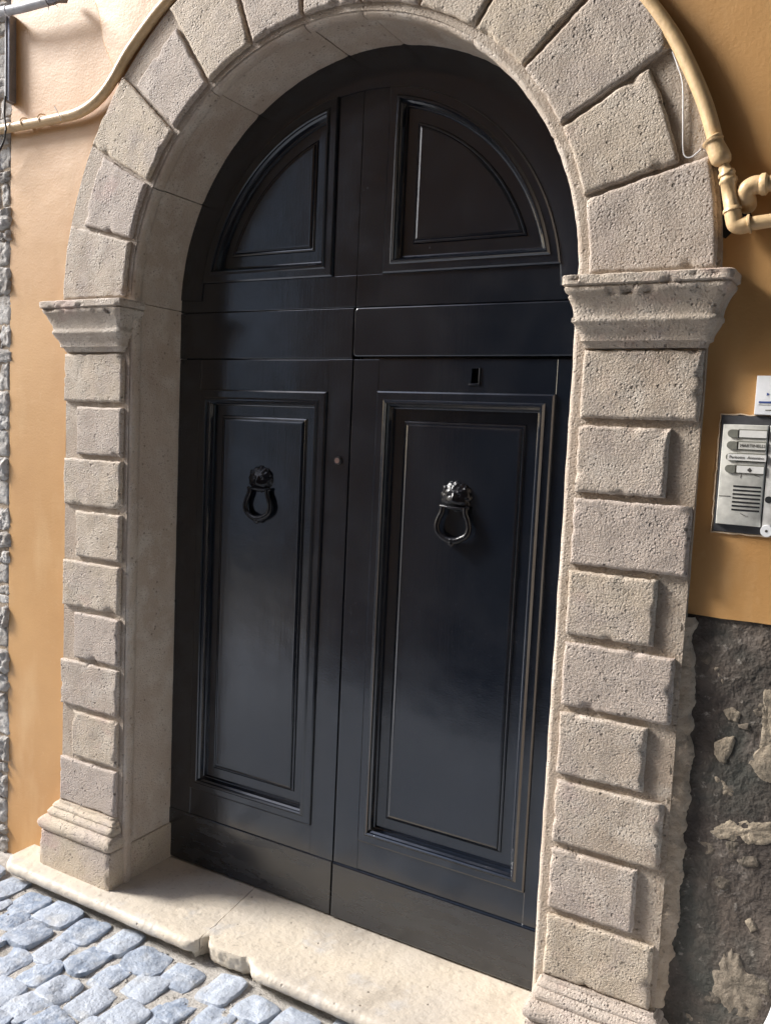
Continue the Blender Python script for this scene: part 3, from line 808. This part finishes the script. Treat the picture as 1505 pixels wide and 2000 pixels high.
# arched top of the door
ty = thing('door_tympanum', 'black semicircular top of the door with two quarter-round panels', 'door top', (0, YD+.02, .54))
B().add([(.77*cos(pi*k/60), YD+.034, .542+(ZS-.542+.77*sin(pi*k/60)) if 0 < k < 60 else .542) for k in range(61)], [tuple(range(61))[::-1]]).build('back_board', M['door'], ty, 0)
boards(ty, 'rail', -.755, SPL-.001, .5415, .638, YD+.0008); boards(ty, 'rail', SPL+.001, .755, .5415, .638, YD+.0004)
boards(ty, 'stile', -.123, SPL-.0006, .636, 1.19, YD+.0012, YD+.03, .0015); boards(ty, 'stile', SPL+.0006, .056, .636, 1.19, YD+.0002, YD+.03, .0015)
CXT, RT = -.020, .634
for sd_ in (-1, 1):
    b = B(); P = []
    a_ = [.05+(pi/2-.05+.0)*k/48 for k in range(49)]
    for r, y in ((RT-.006, YD+.02), (RT-.004, YD-.002), (RT, YD-.0035), (.70, YD-.0035), (.79, YD-.0035)):
        P.append([(CXT+sd_*r*cos(a), y, ZS+r*sin(a)) for a in a_])
    b.grid(P, sd_ > 0).build('curved_rail', M['door'], ty, 30)
panel(ty, ring_fan(-.122, .636, RT, CXT, -1)); panel(ty, ring_fan(.055, .636, RT, CXT, 1))

# ================================================================== PIPES, CABLES
def pipe_obj(name, pts, r, mat, parent=None, n=14): return B().tube(pts, r, n).build(name, mat, parent, 50)
YPI = .012; r0 = .0165
gp = thing('gas_pipe', 'cream painted gas pipe bent over the stone arch and ending in threaded fittings', 'pipe', (0, YPI, 1.16))
left_px = [(-60, 263), (5, 252), (60, 242), (110, 232), (150, 222), (180, 205), (205, 180), (225, 150), (250, 105), (285, 55), (325, 5)]
right_px = [(1262, 0), (1290, 35), (1320, 80), (1350, 140), (1375, 200), (1390, 250), (1399, 288)]
L_ = [on_y(x, y, YPI) for x, y in left_px]; Rr = [on_y(x, y, YPI-.004*k/6) for k, (x, y) in enumerate(right_px)]
a0 = atan2(L_[-1].z-ZS, L_[-1].x); a1 = atan2(Rr[0].z-ZS, Rr[0].x); q0 = sqrt(L_[-1].x**2+(L_[-1].z-ZS)**2); q1 = sqrt(Rr[0].x**2+(Rr[0].z-ZS)**2)
mid = [(cos(a0+(a1-a0)*t/9)*(q0+(q1-q0)*t/9), YPI, ZS+sin(a0+(a1-a0)*t/9)*(q0+(q1-q0)*t/9)) for t in range(1, 9)]
pp = pipe_obj('pipe', spline([(-1.75, YPI-.004, 1.166)]+L_+mid+Rr, 6), r0, M['pipe'], gp, 18)
F1 = lambda x, y, Y=-.004: on_y(1330+x/8, 230+y/8, Y)
pipe_obj('coupling', [F1(470, 330), F1(480, 345), F1(500, 385), F1(505, 400), F1(545, 480), F1(590, 580), F1(620, 650), F1(637, 700), F1(640, 745)], [.018, .0225, .0225, .0195, .020, .0215, .0215, .0185, .011], M['pipe'], gp, 18)
un = [F1(655, 760), F1(690, 830), F1(697, 850), F1(712, 900), F1(716, 915), F1(722, 945), F1(727, 965), F1(735, 1010), F1(738, 1025), F1(785, 1400), F1(788, 1415), F1(795, 1460), F1(800, 1475)]
pipe_obj('union', un, [.012, .013, .0175, .0185, .016, .0165, .0195, .0195, .0175, .0165, .0195, .0205, .017], M['pipe'], gp, 8)
el = spline([F1(798, 1470), F1(815, 1580), F1(845, 1670), F1(930, 1690), F1(1040, 1662)], 6)
pipe_obj('elbow', el, .0175, M['pipe'], gp, 18)
pipe_obj('collar', [F1(1035, 1664), F1(1045, 1661), F1(1075, 1655), F1(1083, 1653)], [.0175, .0205, .0205, .0155], M['pipe'], gp, 18)
p2 = F1(1080, 1654); d2 = (F1(1400, 1582)-p2); d2.y = 0; d2.z *= .45
pipe_obj('pipe', [p2, p2+d2, p2+d2*6, p2+d2*20], .0145, M['pipe'], gp, 18)
for q in ((330, 1610), (560, 1560)):
    p = on_y(q[0]/6.667, q[1]/6.667, YPI)
    b = B().tube([(p.x+.004*sin(k), YPI+.0185*cos(k*pi/6), p.z+.0185*sin(k*pi/6)) for k in range(13)], .0022, 6, False)
    b.build('wire_tie', M['pipe'], gp, 50)
p = on_y(118, 229, YPI-.018)
B().tube([p+Vector((.004, .0, -.012)), p+Vector((0, -.002, .004)), p+Vector((-.012, -.004, .022)), p+Vector((-.026, -.002, .038))], .0011, 6).build('wire_end', M['galv'], gp, 50)
gp2 = thing('gas_pipe', 'short cream pipe stub turning down into the hole in the ochre wall', 'pipe', F1(1100, 1150))
e2 = spline([F1(1250, 1045), F1(1120, 1060), F1(1010, 1150, -.002), F1(1020, 1300, .012), F1(1030, 1370, .035)], 6)
pipe_obj('elbow', e2, .0195, M['pipe'], gp2, 18)
c0 = F1(1215, 1050); dx = Vector((.012, 0, .0005))
pipe_obj('collar', [c0, c0+dx*.4, c0+dx*1.1, c0+dx*1.5], [.019, .023, .023, .017], M['pipe'], gp2, 18)
pipe_obj('pipe', [c0+dx, c0+dx*10, c0+dx*120], .0165, M['pipe'], gp2, 18)
def dark_patch(name, pts, parent): 
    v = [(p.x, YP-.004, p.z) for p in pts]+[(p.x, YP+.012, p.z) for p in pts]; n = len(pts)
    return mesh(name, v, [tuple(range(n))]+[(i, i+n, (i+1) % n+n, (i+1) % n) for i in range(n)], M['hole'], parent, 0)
dark_patch('hole_shadow_patch', [F1(x, y, YP) for x, y in ((900, 1250), (1130, 1290), (1090, 1350), (1075, 1460), (1100, 1540), (960, 1600), (900, 1400))][::-1], house)
dark_patch('hole_shadow_patch', [F1(x, y, YP) for x, y in ((455, 690), (600, 800), (640, 1100), (680, 1500), (780, 1800), (690, 1890), (600, 1850), (560, 1300))][::-1], house)  # black patch for a small hole plus the shadow between stone and pipe

cc = thing('grey_conduit', 'pale grey flexible conduit sagging high above the rubble wall edge', 'conduit', on_y(30, 25, -.02))
cp = [on_y(x/6.667, y/6.667, -.02) for x, y in ((-300, 175), (0, 150), (100, 140), (300, 100), (450, 60), (640, 10))]
pipe_obj('tube', spline([cp[0]+Vector((-.5, .01, .0))]+cp, 6), .0155, M['grey_conduit'], cc, 16)
pipe_obj('clip', [cp[2]+Vector((-.004, 0, 0)), cp[2]+Vector((.004, 0, 0))], .0172, M['white'], cc, 16)
e = cp[-1]
pipe_obj('end_fitting', [e, e+Vector((.012, 0, .001)), e+Vector((.04, .004, .004)), e+Vector((.05, .03, .006))], [.0135, .017, .016, .010], M['galv'], cc, 12)
B().tube([e+Vector((.0, 0, -.01)), e+Vector((.003, -.004, -.032))], .0013, 6).tube([e+Vector((.02, 0, -.01)), e+Vector((.05, -.004, -.03))], .0013, 6).build('wire_end', M['galv'], cc, 50)
v0, v1 = on_y(15.8, 28, .004), on_y(15.8, 196, .004)
vc = thing('metal_duct', 'grey metal cable duct fixed upright between rubble wall and ochre plaster', 'duct', v1)
b = B(); b.box(v0.x-.008, v0.x+.006, .006, .040, v1.z, v0.z, .002); b.build('channel', M['galv'], vc, 30)
b = B(); b.box(v0.x-.0125, v0.x-.0085, .002, .040, v1.z-.004, v0.z); b.build('flange', M['grey_conduit'], vc, 0)
ck = spline([v1+Vector((0, -.01, .01)), v1+Vector((-.002, -.012, -.05)), on_y(12, 250, -.012), on_y(11, 258, -.014), on_y(8, 275, .0), on_y(-4, 300, .0), on_y(-20, 330, .0)], 6)
tag(B().tube(ck, .0035, 8).build('black_cable', M['dark_metal'], None, 50), 'thin dark cable hanging out of the metal duct down the rubble wall', 'cable')
wz = spline([on_y(1000+x/2.98, y/2.98, YB-.006) for x, y in ((930, 300), (960, 380), (990, 490), (992, 700), (992, 860), (1005, 910), (1040, 915), (1085, 880), (1098, 868))], 6)
tag(B().tube(wz, .0017, 8).build('thin_wire', M['white'], None, 50), 'thin pale wire hanging beside the short voussoir and curling up at its end', 'wire')

# ================================================================== INTERCOM
ic = thing('intercom', 'worn grey metal intercom panel with four name buttons and speaker slots', 'intercom', (1.17, YP, -.02))
rim = []
def rect_loop(x0, x1, z0, z1, n): 
    P = []
    for (a, c) in (((x0, z0), (x1, z0)), ((x1, z0), (x1, z1)), ((x1, z1), (x0, z1)), ((x0, z1), (x0, z0))):
        for k in range(n): P.append((a[0]+(c[0]-a[0])*k/n, a[1]+(c[1]-a[1])*k/n))
    return P
L1 = rect_loop(1.0725, 1.272, -.026, .2445, 24); cxx, czz = 1.173, .11
P = []
for e, y in ((1.0, YP+.004), (.995, YP-.004), (.975, YP-.005), (.962, YP+.001)):
    row_ = []
    for x, z in L1:
        j = .0035*fbm(x, 0, z, 40, 3) if e > .97 else 0
        row_.append((cxx+(x-cxx)*e+j*(1 if x > cxx else -1), y+.0012*nz(x, 0, z, 90, e), czz+(z-czz)*e+j*(1 if z > czz else -1)))
    row_.append(row_[0]); P.append(row_)
B().grid(P, True).build('chipped_edge', M['chip'], house, 50)
B().box(1.0775, 1.268, YP-.006, YP+.01, -.0205, .2395, .002).build('gasket', M['gasket'], ic, 30)
face = B().box(1.0835, 1.1765, YP-.017, YP-.004, -.003, .2195, .0025).build('faceplate', M['steel'], ic, 30)
side = B().box(1.1785, 1.262, YP-.015, YP-.004, -.003, .2195, .0025).build('side_module', M['steel2'], ic, 30)
YF = YP-.017
for i, zc in enumerate((.1995, .1735, .1475, .1215)):
    b = B(); n = 10; h = .0088
    pts = [(1.1155, zc-h), (1.1155, zc+h)]+[(1.103-h*sin(pi*k/n), zc+h*cos(pi*k/n)) for k in range(n+1)]
    m = len(pts); b.v += [(x, YF-.003, z) for x, z in pts]+[(x, YF+.002, z) for x, z in pts]
    b.f.append(tuple(range(m))); b.f += [(k, k+m, (k+1) % m+m, (k+1) % m) for k in range(m)]
    b.build('button', M['button'], face, 30)
    b = B(); b.box(1.1165, 1.1750, YF-.0012, YF+.001, zc-h-.0012, zc+h+.0012); b.build('label_holder', M['button'], face, 0)
    if i == 2: b = B(); b.box(1.098, 1.1770, YF-.0034, YF-.001, zc-.0068, zc+.0072)
    else: b = B(); b.box(1.1185, 1.1742, YF-.0022, YF, zc-h+.0012, zc+h-.0012)
    lab = b.build('name_label', M['paper'] if i != 1 else M['steel'], face, 0)
    def text(body, x, z, size, y, parent, mat, nm='lettering'):
        cu = bpy.data.curves.new('t', 'FONT'); cu.body = body; cu.size = size; cu.extrude = .0001
        to = bpy.data.objects.new('t', cu); COL.objects.link(to)
        dg = bpy.context.evaluated_depsgraph_get(); dg.update(); me = bpy.data.meshes.new_from_object(to.evaluated_get(dg))
        v = [(x+p.co.x, y-p.co.z, z+p.co.y) for p in me.vertices]; f = [tuple(p.vertices) for p in me.polygons]
        bpy.data.objects.remove(to); bpy.data.curves.remove(cu); bpy.data.meshes.remove(me)
        return mesh(nm, v, f, mat, parent, 0)
    # the sub-part level is already reached by the labels, so lettering hangs on the faceplate as well
    if i == 1: text('MARTINELLI', 1.1215, zc-.0028, .0095, YF-.0026, face, M['ink'])
    if i == 2: text('Parisotto  Antonino', 1.1015, zc-.0028, .0088, YF-.0038, face, M['ink'])
    if i == 3:
        B().add([(1.146+.0045*cos(k*pi/4)*(1+.3*sin(k*5)), YF-.0026, zc-.001+.0045*sin(k*pi/4)*(1+.3*cos(k*3))) for k in range(8)], [tuple(range(8))[::-1]]).build('ink_smudge', M['ink'], face, 0)
for k in range(7):
    z_ = .0835-k*.0087
    B().box(1.1145, 1.172, YF-.0006, YF+.002, z_-.0019, z_+.0019).build('speaker_slot', M['hole'], face, 0)
for q in ([(1.128, .102), (1.129, .112), (1.146, .1135)], [(1.156, .1105), (1.168, .107)], [(1.086, .060), (1.110, .0605)], [(1.134, .024), (1.146, .018), (1.150, .019)]):
    B().tube([(x, YF-.0002, z) for x, z in q], .0007, 5).build('scratch', M['ink'], face, 0)
disc(1.1885, .0585, YP-.0158, YP-.01, .0075, 18).build('key_hole', M['hole'], side, 0)
cpo = disc(1.1905, -.0095, YP-.026, YP-.004, .0135, 24, .0125).build('round_cap', M['white'], ic, 30)
disc(1.1905, -.0095, YP-.0264, YP-.02, .003, 12).build('cap_screw', M['ink'], cpo, 0)
sg = thing('white_plate', 'small white plate with a blue stripe fixed above the intercom', 'sign', (1.2, YP, .241))
pl_ = B().box(1.144, 1.27, YP-.012, YP+.004, .2425, .327, .0015).build('plate', M['white'], sg, 30)
B().box(1.1515, 1.262, YP-.0126, YP-.011, .2675, .2715).build('blue_stripe', M['blue'], pl_, 0)
B().box(1.1515, 1.262, YP-.0126, YP-.011, .2635, .2645).build('grey_line', M['button'], pl_, 0)
B().add([(1.1665, YP-.0126, .2835), (1.1725, YP-.0126, .287), (1.1665, YP-.0126, .2905)], [(0, 1, 2)]).build('blue_mark', M['blue'], pl_, 0)
B().box(1.166, 1.19, YP-.0126, YP-.011, .2515, .2535).build('grey_line', M['button'], pl_, 0)

# white sack at the foot of the dado
b = B(); P = []
cx, cy = 1.455, -.16
for i in range(29):
    t = i/28; r = .19*sqrt(max(.004, 1-max(0, (t-.55)/.47)**2))*(.9+.1*min(1, t*5)); z = -1.478+.64*t
    P.append([(cx+(r*cos(a)*(1+.10*fbm(cos(a), sin(a), t*2, 2.2)+.05*nz(cos(a), sin(a), t, 7))), cy+r*sin(a)*(.72+.1*nz(cos(a), sin(a), t, 3)), z+.012*nz(cos(a), sin(a), t, 3)) for a in [2*pi*k/40 for k in range(41)]])
b.grid(P)
tag(b.build('plastic_sack', M['white'], None, 60), 'white plastic sack standing on the street against the dark cement dado', 'sack')

# ================================================================== HOUSE ACROSS THE ALLEY (behind the viewer; lights and mirrors in the door)
op = thing('alley_house', 'brown plastered house across the narrow alley, opposite the black door', 'house', (1.0, -3.4, -1.48))
B().box(-2.1, 6.0, -6.5, -2.4, -1.55, 6.9).build('wall', M['brownwall'], op, 0)
B().box(-2.25, 6.15, -6.6, -2.15, 6.9, 7.02).build('roof', M['roof'], op, 0)
dr = B().box(-.95, .35, -2.45, -2.38, -1.47, 1.25).build('door', M['shutter'], op, 0)
B().box(-.93, .33, -2.46, -2.372, -1.45, 1.23).build('door_panel', M['dark_metal'], dr, 0)
for x in (1.0, 3.1):
    w = B().box(x, x+.9, -2.43, -2.385, .9, 2.3).build('window', M['shutter'], op, 0)
    B().box(x+.08, x+.82, -2.44, -2.37, .98, 2.22).build('pane', M['glass'], w, 0)
    B().box(x-.08, x+.98, -2.5, -2.35, .82, .895).build('sill', M['dressed'], w, 0)

# ================================================================== ADDED OVERHANG above the view, put in to shade the upper right
ps = thing('added_overhang', 'unseen brown block added over the alley to shade the upper right of the door wall', 'shade_caster', (3.2, -1.4, 2.3))
B().box(.15, 5.4, -2.395, .03, 2.06, 5.6).build('wall', M['brownwall'], ps, 0)
for k in range(9):
    B().box(.20+.52*k, .32+.52*k, -2.39, .028, 1.95, 2.07).build('added_beam', M['shutter'], ps, 0)

fh = thing('far_house', 'grey house standing across the street beyond the end of the alley', 'house', (-8.5, -9.5, -1.48))
B().box(-13, -3.6, -14, -8.2, -1.55, 5.2).build('wall', M['greywall'], fh, 0)
B().box(-13.2, -3.4, -14.1, -7.9, 5.2, 5.35).build('roof', M['roof'], fh, 0)
for x in (-11.5, -9, -6.5):
    for z in (-.4, 2.2):
        w = B().box(x, x+1, -8.23, -8.18, z, z+1.5).build('window', M['shutter'], fh, 0)
        B().box(x+.1, x+.9, -8.25, -8.17, z+.1, z+1.4).build('pane', M['glass'], w, 0)
